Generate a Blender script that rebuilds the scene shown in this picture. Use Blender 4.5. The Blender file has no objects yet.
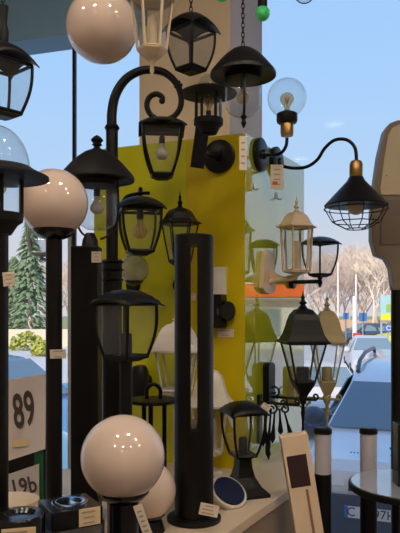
import bpy, bmesh, math, random
from mathutils import Vector, Matrix
PI = math.pi
random.seed(7)
scene = bpy.context.scene
COL = scene.collection

# ------------------------------------------------------------ camera, sky, sun, exposure
HZ, FPX, CAMZ = 305.0, 640.0, 1.6
cam_data = bpy.data.cameras.new('camera')
cam = bpy.data.objects.new('camera', cam_data); COL.objects.link(cam)
cam.location = (0, 0, CAMZ); cam.rotation_euler = (PI/2, 0, 0)
cam_data.sensor_fit = 'HORIZONTAL'; cam_data.sensor_width = 36
cam_data.lens = 36*FPX/400.0
cam_data.shift_y = (HZ-266.5)/533.0*533.0/400.0 if False else 0.0
cam_data.shift_y = (HZ-266.5)/400.0
cam_data.clip_end = 500
scene.camera = cam

world = bpy.data.worlds.new('sky'); scene.world = world; world.use_nodes = True
wn = world.node_tree; wn.nodes.clear()
tc = wn.nodes.new('ShaderNodeTexCoord'); sep = wn.nodes.new('ShaderNodeSeparateXYZ')
ramp = wn.nodes.new('ShaderNodeValToRGB'); bg = wn.nodes.new('ShaderNodeBackground'); wo = wn.nodes.new('ShaderNodeOutputWorld')
wn.links.new(tc.outputs['Generated'], sep.inputs[0]); wn.links.new(sep.outputs['Z'], ramp.inputs[0])
wn.links.new(ramp.outputs[0], bg.inputs[0]); wn.links.new(bg.outputs[0], wo.inputs[0])
e = ramp.color_ramp.elements
e[0].position = 0.0; e[0].color = (0.66, 0.62, 0.64, 1)
e[1].position = 1.0; e[1].color = (0.22, 0.42, 0.85, 1)
for p, c in ((0.09, (0.60, 0.62, 0.70)), (0.20, (0.44, 0.62, 0.86)), (0.32, (0.38, 0.60, 0.92)), (0.5, (0.33, 0.55, 0.92))):
    k = e.new(p); k.color = (*c, 1)
bg.inputs[1].default_value = 1.1

sun_d = bpy.data.lights.new('sun', 'SUN'); sun_d.energy = 4.2; sun_d.angle = 0.02; sun_d.color = (1, 0.86, 0.72)
sun = bpy.data.objects.new('sun', sun_d); COL.objects.link(sun)
sun.rotation_euler = Vector((-0.35, -0.8, 0.5)).to_track_quat('Z', 'Y').to_euler()
LAMP_W = 84.0        # radiance of the ceiling lamps' diffusers
scene.view_settings.view_transform = 'Standard'; scene.view_settings.look = 'None'
scene.view_settings.exposure = 0.0; scene.view_settings.gamma = 1.0; scene.view_settings.use_curve_mapping = False
try:
    scene.cycles.transparent_max_bounces = 40; scene.cycles.max_bounces = 8
    scene.cycles.caustics_reflective = False; scene.cycles.use_denoising = True
except Exception: pass

# ------------------------------------------------------------ materials
def lin(c):
    return tuple(((v/255)/12.92 if v/255 <= .04045 else ((v/255+.055)/1.055)**2.4) for v in c)
def mat(name, rgb, rough=.5, metal=0, noise=.12, nscale=18, spec=.5, coat=0, srgb=True, bump=0):
    m = bpy.data.materials.new(name); m.use_nodes = True; nt = m.node_tree; b = nt.nodes['Principled BSDF']
    c = lin(rgb) if srgb else rgb
    b.inputs['Roughness'].default_value = rough; b.inputs['Metallic'].default_value = metal
    b.inputs['Specular IOR Level'].default_value = spec; b.inputs['Coat Weight'].default_value = coat
    t = nt.nodes.new('ShaderNodeTexCoord'); n = nt.nodes.new('ShaderNodeTexNoise'); n.inputs['Scale'].default_value = nscale
    n.inputs['Detail'].default_value = 4; nt.links.new(t.outputs['Object'], n.inputs['Vector'])
    mx = nt.nodes.new('ShaderNodeMix'); mx.data_type = 'RGBA'
    mx.inputs[6].default_value = (*[v*(1-noise) for v in c], 1); mx.inputs[7].default_value = (*[min(1, v*(1+noise)) for v in c], 1)
    nt.links.new(n.outputs['Fac'], mx.inputs[0]); nt.links.new(mx.outputs[2], b.inputs['Base Color'])
    if bump:
        bp = nt.nodes.new('ShaderNodeBump'); bp.inputs['Strength'].default_value = bump; bp.inputs['Distance'].default_value = .01
        nt.links.new(n.outputs['Fac'], bp.inputs['Height']); nt.links.new(bp.outputs[0], b.inputs['Normal'])
    return m
def glassmat(name, tint=(.93, .95, .95), dust=.05, ior=1.45, dustc=(.6, .6, .6)):
    m = bpy.data.materials.new(name); m.use_nodes = True; nt = m.node_tree; nt.nodes.clear()
    o = nt.nodes.new('ShaderNodeOutputMaterial'); tr = nt.nodes.new('ShaderNodeBsdfTransparent'); gl = nt.nodes.new('ShaderNodeBsdfGlossy')
    df = nt.nodes.new('ShaderNodeBsdfDiffuse'); fr = nt.nodes.new('ShaderNodeLayerWeight'); pw = nt.nodes.new('ShaderNodeMath'); ml = nt.nodes.new('ShaderNodeMath'); a = nt.nodes.new('ShaderNodeMixShader'); b = nt.nodes.new('ShaderNodeMixShader')
    tr.inputs[0].default_value = (*tint, 1); gl.inputs['Roughness'].default_value = .03; fr.inputs[0].default_value = .5; pw.operation = 'POWER'; pw.inputs[1].default_value = 3.5; ml.operation = 'MULTIPLY_ADD'; ml.inputs[1].default_value = .75*(ior-1)/.45; ml.inputs[2].default_value = .035*(ior-1)/.45
    df.inputs[0].default_value = (*dustc, 1); b.inputs[0].default_value = dust
    nt.links.new(tr.outputs[0], b.inputs[1]); nt.links.new(df.outputs[0], b.inputs[2])
    nt.links.new(fr.outputs['Facing'], pw.inputs[0]); nt.links.new(pw.outputs[0], ml.inputs[0]); nt.links.new(ml.outputs[0], a.inputs[0]); nt.links.new(b.outputs[0], a.inputs[1]); nt.links.new(gl.outputs[0], a.inputs[2])
    nt.links.new(a.outputs[0], o.inputs[0]); return m
def emis(name, rgb, s):
    m = bpy.data.materials.new(name); m.use_nodes = True; nt = m.node_tree; nt.nodes.clear()
    o = nt.nodes.new('ShaderNodeOutputMaterial'); em = nt.nodes.new('ShaderNodeEmission'); em.inputs[0].default_value = (*rgb, 1); em.inputs[1].default_value = s
    nt.links.new(em.outputs[0], o.inputs[0]); return m

BLACK = mat('black_metal', (11, 11, 12), .40, spec=.32, noise=.25, nscale=40)
BLACKG = mat('black_gloss', (18, 18, 20), .2)
BLACKW = mat('black_weathered', (24, 21, 21), .6, spec=.3, noise=.3, nscale=60)
CREAM = mat('cream_metal', (222, 200, 168), .45)
WHITE = mat('white_paint', (232, 226, 214), .45)
OLIVEC = mat('bronze_beige_metal', (176, 160, 112), .45)
OPAL = mat('opal_glass', (226, 205, 190), .08, noise=.02, spec=.5, coat=.3)
OPAL2 = mat('opal_plastic', (200, 198, 206), .35, noise=.03)
BRASS = mat('aged_brass', (186, 148, 92), .32, metal=1)
GLASS = glassmat('clear_glass')
GLASSG = glassmat('grey_glass', (.86, .89, .90), .07)
GLASSBLUE = glassmat('window_glass', (.98, .985, .985), .0, 1.02)
AMBER = glassmat('amber_bulb_glass', (.95, .86, .68), .3, dustc=(.8, .6, .3))
MILK = glassmat('milky_glass', (.8, .82, .78), .35)
FROST = mat('frosted_bulb', (216, 204, 190), .35)
FIL = mat('filament_metal', (214, 160, 60), .3, metal=.6)
GREEN = mat('green_bulb_glass', (90, 250, 150), .18, noise=.03)
TAG = mat('tag_card', (226, 214, 196), .7, noise=.03)
TAGY = mat('price_card', (224, 204, 160), .7, noise=.04)
TAGINK = mat('tag_ink', (168, 150, 132), .7)
INK = mat('print_ink', (70, 62, 60), .7)
REDINK = mat('red_ink', (205, 80, 60), .7)
NAVY = mat('solar_cell', (24, 34, 64), .25)
CHROME = mat('chrome', (190, 195, 200), .12, metal=1)
SILVER = mat('silver_metal', (170, 182, 184), .4, metal=.3)
CARD = mat('carton', (236, 212, 182), .75, noise=.06)
DARKPRINT = mat('dark_print', (54, 34, 38), .5)
YEL = mat('olive_yellow_laminate', (206, 184, 8), .3, noise=.03, nscale=3)
LIME = mat('lime_laminate', (198, 200, 30), .25, noise=.05, nscale=3)
SIDEY = mat('glossy_lime_side', (190, 202, 40), .03, noise=.04, nscale=3, spec=1.0, coat=1.0)
SIDEY.node_tree.nodes['Principled BSDF'].inputs['Coat IOR'].default_value = 1.9
SHELFM = mat('shelf_laminate', (222, 202, 176), .4, noise=.05, nscale=8)
SHELFS = mat('shelf_side', (150, 134, 112), .6, noise=.05)
COLM = mat('column_plaster', (228, 208, 178), .8, noise=.05, nscale=6)
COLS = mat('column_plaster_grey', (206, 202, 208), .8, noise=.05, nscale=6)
SLATE = mat('slate_panel', (128, 172, 204), .5, noise=.14, nscale=2.2)
WALLM = mat('wall_paint', (208, 190, 168), .8, noise=.04)
CEIL = mat('ceiling_paint', (214, 208, 200), .8, noise=.03)
FLOORM = mat('floor_tile', (120, 110, 102), .35, noise=.1, nscale=3)
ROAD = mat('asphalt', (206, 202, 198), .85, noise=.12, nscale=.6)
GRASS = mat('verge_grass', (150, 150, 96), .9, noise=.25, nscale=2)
BARK = mat('hazed_bark', (218, 196, 178), .9, noise=.15)  # tree barks lightened to stand in for distance haze
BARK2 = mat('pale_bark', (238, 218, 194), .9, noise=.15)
BARKG = mat('hazed_grey_bark', (204, 188, 180), .9, noise=.15)
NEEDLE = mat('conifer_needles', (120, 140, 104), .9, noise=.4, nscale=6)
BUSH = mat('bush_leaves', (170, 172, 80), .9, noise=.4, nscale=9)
VANW = mat('van_paint', (236, 236, 238), .22, noise=.02, coat=.6)
VANT = mat('van_glass', (120, 140, 152), .08, noise=.02)
PLAST = mat('shade_dark_plastic', (74, 80, 92), .4)  # bumper and grille tone also holds the shadow on the van's lower front
BLUEC = mat('blue_car_paint', (96, 144, 178), .22, noise=.02, coat=.5)
CARD_D = mat('dark_car_paint', (74, 82, 92), .25, noise=.02, coat=.5)
CARY = mat('yellow_car_paint', (228, 214, 50), .3, noise=.02)
CARS = mat('silver_car_paint', (196, 196, 200), .3, noise=.02)
CARB = mat('beige_car_paint', (226, 216, 206), .3, noise=.02)
TYRE = mat('tyre_rubber', (28, 28, 30), .8)
RED = mat('red_paint', (196, 62, 44), .5)
ORANGE = mat('orange_fascia', (255, 92, 40), .5)
BLUES = mat('blue_sign', (70, 110, 170), .5)
GREENE = mat('green_edge', (26, 104, 66), .5)
SIGNW = mat('number_plate_white', (216, 208, 206), .3, noise=.04)
SIGNG = mat('grey_enamel', (188, 184, 186), .3, noise=.06, nscale=5)
LAMPHEAD = mat('taupe_housing', (126, 112, 96), .5, noise=.08)
LAMPPANEL = mat('cream_diffuser', (196, 182, 152), .5, noise=.04)
TABLETOP = mat('glossy_table_top', (176, 182, 194), .1, noise=.03, coat=1)
DARKB = mat('dark_board', (30, 28, 30), .6)
DIFF = emis('lamp_diffuser', (1.0, .84, .68), LAMP_W)

# ------------------------------------------------------------ geometry kit
def P(x, y, d): return Vector(((x-200)/FPX*d, d, CAMZ+(HZ-y)/FPX*d))
def Vv(a): return a if isinstance(a, Vector) else Vector(a)
def rootloc(o):
    v = Vector((0, 0, 0))
    while o is not None: v = v+Vector(o.location); o = o.parent
    return v
class MB:
    def __init__(s): s.v = []; s.f = []; s.sharp = False
    def add(s, vs, fs):
        n = len(s.v); s.v += [Vv(v).copy() for v in vs]; s.f += [tuple(i+n for i in f) for f in fs]; return s
    def box(s, c, size, rot=None):
        c = Vv(c); sx, sy, sz = [k/2 for k in size]; R = rot or Matrix.Identity(3)
        vs = [c+R@Vector((x*sx, y*sy, z*sz)) for x in (-1, 1) for y in (-1, 1) for z in (-1, 1)]
        return s.add(vs, [(0, 1, 3, 2), (4, 6, 7, 5), (0, 4, 5, 1), (2, 3, 7, 6), (0, 2, 6, 4), (1, 5, 7, 3)])
    def lathe(s, prof, c=(0, 0, 0), seg=24, phase=0, R=None, cap=True):
        c = Vv(c); vs = []; fs = []; n = len(prof)
        for r, z in prof:
            for k in range(seg):
                a = phase+2*PI*k/seg; p = Vector((r*math.cos(a), r*math.sin(a), z)); vs.append(c+(R@p if R else p))
        for i in range(n-1):
            for k in range(seg):
                k2 = (k+1) % seg; fs.append((i*seg+k, i*seg+k2, (i+1)*seg+k2, (i+1)*seg+k))
        if cap:
            fs.append(tuple(range(seg-1, -1, -1))); fs.append(tuple((n-1)*seg+k for k in range(seg)))
        return s.add(vs, fs)
    def tube(s, pts, r, seg=8, cap=True):
        pts = [Vv(p) for p in pts]; n = len(pts); rr = r if isinstance(r, (list, tuple)) else [r]*n
        vs = []; fs = []; prev = None
        for i, p in enumerate(pts):
            t = (pts[min(i+1, n-1)]-pts[max(i-1, 0)]).normalized()
            if prev is None:
                up = Vector((0, 0, 1)) if abs(t.z) < .9 else Vector((1, 0, 0)); a = t.cross(up).normalized()
            else:
                a = (prev-t*prev.dot(t))
                a = a.normalized() if a.length > 1e-6 else t.orthogonal().normalized()
            prev = a; b = t.cross(a)
            for k in range(seg):
                an = 2*PI*k/seg; vs.append(p+(a*math.cos(an)+b*math.sin(an))*rr[i])
        for i in range(n-1):
            for k in range(seg):
                k2 = (k+1) % seg; fs.append((i*seg+k, i*seg+k2, (i+1)*seg+k2, (i+1)*seg+k))
        if cap: fs.append(tuple(range(seg-1, -1, -1))); fs.append(tuple((n-1)*seg+k for k in range(seg)))
        return s.add(vs, fs)
    def prism(s, pts, vec):
        pts = [Vv(p) for p in pts]; n = len(pts); vec = Vv(vec)
        vs = pts+[p+vec for p in pts]
        fs = [tuple(range(n)), tuple(range(2*n-1, n-1, -1))]+[(i, i+n, (i+1) % n+n, (i+1) % n) for i in range(n)]
        return s.add(vs, fs)
    def sphere(s, c, r, seg=24, rings=14, sc=(1, 1, 1)):
        prof = [(max(r*math.sin(PI*i/rings), r*.002)*sc[0], -r*math.cos(PI*i/rings)*sc[2]) for i in range(rings+1)]
        return s.lathe(prof, c, seg)
    def torus(s, c, R, r, M=None, seg=24, sr=6, sx=1, sz=1):
        c = Vv(c); vs = []; fs = []
        for i in range(seg):
            a = 2*PI*i/seg
            for j in range(sr):
                b = 2*PI*j/sr; p = Vector(((R+r*math.cos(b))*math.cos(a)*sx, r*math.sin(b), (R+r*math.cos(b))*math.sin(a)*sz))
                vs.append(c+(M@p if M else p))
        for i in range(seg):
            for j in range(sr):
                i2 = (i+1) % seg; j2 = (j+1) % sr; fs.append((i*sr+j, i2*sr+j, i2*sr+j2, i*sr+j2))
        return s.add(vs, fs)
    def build(s, name, m, parent=None, smooth=True, ang=38, bevel=0):
        off = rootloc(parent) if parent else Vector((0, 0, 0))
        me = bpy.data.meshes.new(name); me.from_pydata([tuple(v-off) for v in s.v], [], s.f); me.materials.append(m)
        bm = bmesh.new(); bm.from_mesh(me); bmesh.ops.recalc_face_normals(bm, faces=bm.faces)
        if bevel: bmesh.ops.bevel(bm, geom=list(bm.edges), offset=bevel, segments=2, affect='EDGES', profile=.6)
        for f in bm.faces: f.smooth = smooth
        for ed in bm.edges:
            if len(ed.link_faces) == 2 and ed.calc_face_angle(0) > math.radians(ang): ed.smooth = False
        bm.to_mesh(me); bm.free()
        o = bpy.data.objects.new(name, me); COL.objects.link(o)
        if parent: o.parent = parent
        return o
def thing(name, label, cat, loc, group=None):
    o = bpy.data.objects.new(name, None); COL.objects.link(o); o.location = loc; o.empty_display_size = .02
    o['label'] = label; o['category'] = cat
    if group: o['group'] = group
    return o
def tag(o, label, cat, group=None, kind=None):
    o['label'] = label; o['category'] = cat
    if group: o['group'] = group
    if kind: o['kind'] = kind
    return o
def struct(name, mb, m, **k):
    o = mb.build(name, m, **k); o['kind'] = 'structure'; return o
def catmull(pts, n=6):
    pts = [Vv(p) for p in pts]; out = []
    for i in range(len(pts)-1):
        p0 = pts[max(i-1, 0)]; p1 = pts[i]; p2 = pts[i+1]; p3 = pts[min(i+2, len(pts)-1)]
        for k in range(n):
            t = k/n
            out.append(.5*((2*p1)+(p2-p0)*t+(2*p0-5*p1+4*p2-p3)*t*t+(3*p1-p0-3*p2+p3)*t**3))
    out.append(pts[-1]); return out
def curve_px(pts, d=None, n=6): return catmull([P(p[0], p[1], p[2] if len(p) > 2 else d) for p in pts], n)
def text_mesh(s, size, m, parent, loc, R, depth=.0006, name='lettering', bold=0, sx=1):
    cu = bpy.data.curves.new('t', 'FONT'); cu.body = s; cu.size = size; cu.extrude = depth; cu.offset = bold; cu.align_x = 'CENTER'; cu.align_y = 'CENTER'; cu.resolution_u = 3
    to = bpy.data.objects.new('t', cu); COL.objects.link(to)
    dg = bpy.context.evaluated_depsgraph_get(); me = bpy.data.meshes.new_from_object(to.evaluated_get(dg)); bpy.data.objects.remove(to)
    off = rootloc(parent)
    for v in me.vertices:
        v.co = Vv(loc)+R@Vector((v.co.x*sx, v.co.y, v.co.z))-off
    me.materials.clear(); me.materials.append(m)
    o = bpy.data.objects.new(name, me); COL.objects.link(o); o.parent = parent; return o
def basis(n, up=Vector((0, 0, 1))):
    z = Vv(n).normalized(); x = up.cross(z).normalized(); y = z.cross(x)
    return Matrix((x, y, z)).transposed()      # columns: right, up, outward
FRONT = basis((0, -1, 0))
DN = Vector((-.395, -.919, 0)).normalized(); DU = Vector((-.919, .395, 0)).normalized()     # front board normal / direction to the left
SN = Vector((.883, -.469, 0)).normalized(); SU = Vector((.469, .883, 0)).normalized()      # side board normal / direction away
CORNER = Vector((.169, 2.4, 0))
def on_front(px, y, off=0):
    k = (px-200)/FPX; s = (CORNER.x-k*CORNER.y)/(-DU.x+k*DU.y); p = CORNER+DU*s; p.z = CAMZ+(HZ-y)/FPX*p.y
    return p+DN*off
def on_side(px, y, off=0):
    k = (px-200)/FPX; s = (k*CORNER.y-CORNER.x)/(SU.x-k*SU.y); p = CORNER+SU*s; p.z = CAMZ+(HZ-y)/FPX*p.y
    return p+SN*off
def out_side(base, px):          # distance along SN so that the point shows at px
    k = (px-200)/FPX; return (k*base.y-base.x)/(SN.x-k*SN.y)
SHZ = .98
# ------------------------------------------------------------ structure
def wallbox(name, lo, hi, m): 
    lo = Vector(lo); hi = Vector(hi); return struct(name, MB().box((lo+hi)/2, hi-lo), m, smooth=False)
wallbox('floor', (-3.2, -4, -.15), (4.2, 3.7, 0), FLOORM)
wallbox('ceiling', (-3.2, -4, 3.5), (4.2, 3.75, 3.65), CEIL)
wallbox('wall_left', (-3.3, -4, 0), (-3.15, 3.7, 3.5), WALLM)
wallbox('wall_right', (4.15, -4, 0), (4.3, 3.7, 3.5), WALLM)
wallbox('wall_back', (-3.3, -4.15, 0), (4.3, -4, 3.5), WALLM)
wallbox('wall_front', (.3, 3.55, -1.05), (4.3, 3.7, .22), WALLM)
wallbox('wall_shade_upper', (-3.3, 3.4, 3.65), (4.3, 3.8, 5.4), COLM)  # unseen upper storey, added to keep the van outside in shade
wallbox('wall_roof', (-3.3, -4.15, 3.65), (4.3, 3.4, 3.8), COLM)
# corner column
cA = Vector((.122, 2.6, 0)); cB = Vector((-.262, 2.765, 0)); cC = Vector((.286, 2.95, 0)); cD = cB+(cC-cA)
col = MB().prism([cA, cB, cD, cC], (0, 0, 3.5))
o = struct('wall_column', col, COLM, smooth=False)
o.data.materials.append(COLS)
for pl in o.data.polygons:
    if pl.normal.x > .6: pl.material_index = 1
# left facade: slate header above, glass below, mullion
fd = Vector((-.9505, .3107, 0)); f0 = Vector((-.22, 2.775, 0)); fn = Vector((-.3107, -.9505, 0))
Rf = Matrix((-fd, -fn, Vector((0, 0, 1)))).transposed()
L = 3.05
def fbox(s0, s1, z0, z1, t, off=0): 
    c = f0+fd*((s0+s1)/2)-fn*off; c.z = (z0+z1)/2; return MB().box(c, (s1-s0, t, z1-z0), Rf)
struct('wall_header', fbox(0, L, 2.80, 3.5, .16, .02), SLATE, smooth=False)
struct('wall_sill', fbox(0, L, -1.05, .25, .16, .02), WALLM, smooth=False)
g1 = fbox(.02, L, .25, 2.8, .008, .05); struct('window_1', g1, GLASSBLUE, smooth=False)
def s_at(px):
    k = (px-200)/FPX; return (k*f0.y-f0.x)/(fd.x-k*fd.y)
sm = s_at(69)
struct('trim_2', fbox(sm-.007, sm+.007, .25, 2.8, .016, .05), BLACK, smooth=False)
struct('trim_3', fbox(sm+.009, sm+.024, .25, 1.95, .04, .05), mat('lit_aluminium', (190, 196, 200), .4, metal=.4), smooth=False)  # lighter lower strip: the mullion's lit look put into the metal colour
struct('trim_4', fbox(s_at(0)+.25, s_at(0)+.3, .25, 2.8, .06, .05), BLACK, smooth=False)
struct('window_2', MB().box((2.25, 3.62, 1.86), (3.9, .008, 3.28)), GLASSBLUE, smooth=False)
# ceiling lamps behind and above the viewer
for i, (x, y) in enumerate([(-1.6, .9), (-.6, .6), (.4, .9), (1.4, .6), (-1.1, -1.0), (.1, -1.2), (1.3, -1.0), (2.6, 0), (-2.2, -2.6), (.2, -2.8), (2.4, -2.6)]):
    t = thing('ceiling_light', 'round white ceiling downlight over the shop floor', 'ceiling light', (x, y, 3.5), 'ceiling downlights')
    MB().lathe([(.15, 0), (.15, -.03), (.12, -.035), (.118, -.005)], (x, y, 3.5), 24).build('trim_ring', WHITE, t)
    MB().lathe([(.115, -.012), (.115, -.016)], (x, y, 3.5), 24).build('diffuser', DIFF, t)

# display cabinet with shelf top
e0 = Vector((.0707, 1.74, 0)); ed = Vector((.49, .87, 0)).normalized()
pA = e0+ed*(-.41); pB = e0+ed*.67
poly = [Vector((-.75, 1.38, 0)), Vector((pA.x, 1.38, 0)), pB, Vector((.50, 3.03, 0)), Vector((.40, 3.08, 0)), Vector((-.44, 2.75, 0)), Vector((-.44, 2.42, 0)), Vector((-.75, 2.42, 0))]
t = thing('display_cabinet', 'long cream topped display cabinet running along the lime corner board', 'cabinet', (-.1, 2.0, 0))
MB().prism([p+Vector((0, 0, SHZ-.03)) for p in poly], (0, 0, .03)).build('shelf_top', SHELFM, t, smooth=False, bevel=.002)
c0 = sum(poly, Vector())/len(poly)
MB().prism([c0+(p-c0)*.985 for p in poly], (0, 0, SHZ-.03)).build('body', SHELFS, t, smooth=False)

# lime / yellow display board around the column
zt = CAMZ+172/640*2.4
def fboard(px0, px1, m, name, parent, th=.03, o0=0):
    a = on_front(px0, 300); b = on_front(px1, 300); a.z = b.z = SHZ
    MB().prism([a, b, b-DN*th, a-DN*th], (0, 0, zt-SHZ)).build(name, m, parent, smooth=False)
t = thing('display_board', 'tall lime and mustard display board wrapped around the column', 'display board', (.0, 2.5, SHZ))
fboard(94, 186, LIME, 'lime_panel', t); fboard(186, 244.9, YEL, 'mustard_panel', t)
a = CORNER.copy(); b = CORNER+SU*.68; a.z = b.z = SHZ
MB().prism([a, b, b-SN*.012, a-SN*.012], (0, 0, zt-SHZ)).build('glossy_side_panel', SIDEY, t, smooth=False)

# ------------------------------------------------------------ lamp kit
Z = Vector((0, 0, 1))
def chain(t, p, ztop, s, r=None):
    mb = MB(); L_ = 5.2*s; z = p.z; k = 0
    while z < ztop-L_:
        M = Matrix.Rotation(PI/2*(k % 2)+.3, 3, 'Z'); mb.torus((p.x, p.y, z+L_/2), 1.6*s, .5*s, M, 8, 4, 1, 1.9); z += L_*.92; k += 1
    mb.tube([(p.x, p.y, z), (p.x, p.y, ztop)], .5*s, 5)
    return mb.build('chain', BLACK, t)
def bulb(t, c, r, m=FROST, up=1, fil=False, socket_h=None):
    c = Vv(c)
    prof = [(.36, -1.5), (.4, -1.0), (.62, -.6), (.92, -.2), (1, .15), (.85, .6), (.5, .9), (.02, 1.0)]
    b = MB().lathe([(a*r, z*r*up) for a, z in prof], c, 16).build('bulb', m, t)
    if fil:
        fb = MB()
        for k in range(6):
            a = k*PI/3; fb.tube([c+Vector((.12*r*math.cos(a), .12*r*math.sin(a), -up*.5*r)), c+Vector((.34*r*math.cos(a), .34*r*math.sin(a), up*.45*r))], r*.035, 4)
        fb.tube([c+Vector((0, 0, -up*1.2*r)), c+Vector((0, 0, -up*.2*r))], r*.08, 5)
        fb.build('filament', FIL, b)
    MB().lathe([(r*.42, 0), (r*.46, -.1*r), (r*.46, -.9*r), (r*.3, -1.2*r)] if up > 0 else [(r*.42, 0), (r*.46, .1*r), (r*.46, .9*r), (r*.3, 1.2*r)], c-Vector((0, 0, up*1.45*r)), 14).build('socket', BLACK, t)

def lantern_K(name, label, px, py, d, R, bh, rot=.6, m=BLACK, glass=GLASS, top='none', bottom='none', group='black curved-roof lanterns', bot=.52, rh=.42, blb='frost', top_f=.80, arch=.5):
    """curved square roof over four bowed ribs and glass; (px,py) is the roof's brim centre"""
    s = d/FPX; c = P(px, py, d); R *= s; bh *= s
    t = thing(name, label, 'lantern', c if bottom == 'none' else c-Vector((0, 0, bh)), group)
    Rz = Matrix.Rotation(rot, 3, 'Z'); h = R/math.sqrt(2); N = 12; vs = []; fs = []; th = .05*R
    def rz(u, v):
        m_ = max(abs(u), abs(v)); av = .5*(u*u+v*v); return rh*R*(1-((1-arch)*m_**2.4+arch*av**1.1))
    for lay in (0, 1):
        for i in range(N+1):
            for j in range(N+1):
                u = -1+2*i/N; v = -1+2*j/N; vs.append(c+Rz@Vector((u*h, v*h, rz(u, v)-lay*th)))
    W = N+1; F = W*W
    for i in range(N):
        for j in range(N):
            q = (i*W+j, (i+1)*W+j, (i+1)*W+j+1, i*W+j+1); fs.append(q); fs.append(tuple(F+k for k in reversed(q)))
    for i in range(N):
        for A_, B_ in (((i, 0), (i+1, 0)), ((i, N), (i+1, N)), ((0, i), (0, i+1)), ((N, i), (N, i+1))):
            a_ = A_[0]*W+A_[1]; b_ = B_[0]*W+B_[1]; fs.append((a_, b_, b_+F, a_+F))
    roof = MB().add(vs, fs).build('roof', m, t, ang=50)
    # profile of a corner: bowed inwards to the bottom
    def rad(k): return (top_f*(1-k)+bot*k+.10*math.sin(PI*k))*R
    ztop = c.z+.02*R; K = 8
    ang = [rot+PI/4+q*PI/2 for q in range(4)]
    def cp(q, k, f=1): a_ = ang[q % 4]; r_ = rad(k)*f; return Vector((c.x+r_*math.cos(a_), c.y+r_*math.sin(a_), ztop-bh*k))
    for q in range(4): MB().tube([cp(q, k/K) for k in range(K+1)], .045*R, 6).build('rib', m, t)
    for q in range(4):
        v_ = []; f_ = []
        for k in range(K+1): v_ += [cp(q, k/K, .97), cp(q+1, k/K, .97)]
        for k in range(K): f_.append((2*k, 2*k+1, 2*k+3, 2*k+2))
        MB().add(v_, f_).build('glass_pane', glass, t)
    fr = MB(); fb_ = MB()
    for q in range(4):
        fr.tube([cp(q, 0), cp(q+1, 0)], .05*R, 6); fb_.tube([cp(q, 1), cp(q+1, 1)], .06*R, 6)
    fr.build('top_frame', m, t); fb_.build('bottom_frame', m, t)
    zb = ztop-bh
    MB().lathe([(bot*R*1.02, 0), (bot*R*.98, -.08*R), (bot*R*.6, -.16*R)], (c.x, c.y, zb+.03*R), 4, rot+PI/4).build('tray', m, t, smooth=False)
    if blb == 'post':       # lamp holder standing in the middle with a bulb
        MB().lathe([(.16*R, 0), (.16*R, .55*R), (.12*R, .6*R)], (c.x, c.y, zb), 14).build('lamp_holder', m, t)
    elif blb == 'drop':
        bulb(t, (c.x, c.y, ztop-bh*.52), .2*R, FROST, -1)
    elif blb == 'fil':
        bulb(t, (c.x, c.y, ztop-bh*.5), .24*R, AMBER, -1, True)
    if top == 'chain':
        pt = Vector((c.x, c.y, c.z+rh*R)); MB().lathe([(.12*R, -.02*R), (.1*R, .05*R), (.04*R, .1*R)], pt, 12).build('ceiling_loop', m, t)
        chain(t, pt+Vector((0, 0, .08*R)), 3.5, s)
    return t, c, R, zb

def lantern_C(name, label, px, py, d, R, top, bh, m=BLACK, fin=12, glass=GLASS, group='classic six-sided lanterns', seg=6, rot=.3, botf=.42, inner='tube', body=.80, cup=8, tailr=None):
    """bell roof with finial, six tapered panes; (px,py) is the brim centre; top = px of roof height"""
    s = d/FPX; c = P(px, py, d); R *= s; bh *= s; top *= s; fin *= s; cup *= s
    t = thing(name, label, 'lantern', c-Vector((0, 0, bh)), group)
    MB().lathe([(R, -.03*R), (R, .02*R), (R*.93, .05*R), (R*.78, top*.22), (R*.68, top*.44), (R*.60, top*.65), (R*.50, top*.82), (R*.34, top*.95), (R*.14, top)], c, seg, rot).build('roof', m, t, smooth=(seg > 8))
    f = fin
    MB().lathe([(R*.16, 0), (R*.10, f*.12), (R*.07, f*.2), (R*.14, f*.3), (R*.07, f*.42), (R*.05, f*.55), (R*.08, f*.62), (R*.03, f*.75), (R*.008, f)], c+Vector((0, 0, top)), 12).build('finial', m, t)
    def cp(q, k, f_=1): a_ = rot+q*2*PI/seg; r_ = R*(body*(1-k)+botf*k)*f_; return Vector((c.x+r_*math.cos(a_), c.y+r_*math.sin(a_), c.z-bh*k))
    n = min(seg, 6)
    for q in range(n): MB().tube([cp(q, 0), cp(q, 1)], (.035 if m is not CREAM else .06)*R, 5).build('rib', m, t)
    for q in range(n):
        MB().add([cp(q, 0, .96), cp(q+1, 0, .96), cp(q+1, 1, .96), cp(q, 1, .96)], [(0, 1, 2, 3)]).build('glass_pane', glass, t)
    fr = MB(); fb_ = MB()
    for q in range(n):
        fr.tube([cp(q, .02), cp(q+1, .02)], .045*R, 5); fb_.tube([cp(q, .99), cp(q+1, .99)], .05*R, 5)
    fr.build('top_frame', m, t); fb_.build('bottom_frame', m, t)
    zb = c.z-bh
    MB().lathe([(R*botf*1.05, .01*R), (R*botf*1.05, -.06*R), (R*botf*.7, -cup*.5), (R*.18, -cup*.8), (R*.12, -cup)], (c.x, c.y, zb), seg, rot).build('base_cup', m, t, smooth=False)
    if inner == 'tube':
        MB().lathe([(.2*R, 0), (.2*R, bh*.62), (.15*R, bh*.68)], (c.x, c.y, zb), 16).build('lamp_tube', FROST if m is not CREAM else CREAM, t)
    elif inner == 'holder':
        MB().lathe([(.22*R, 0), (.22*R, bh*.34), (.17*R, bh*.38)], (c.x, c.y, zb), 16).build('lamp_holder', m, t)
        pass
    return t, c, R, zb-cup

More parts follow.
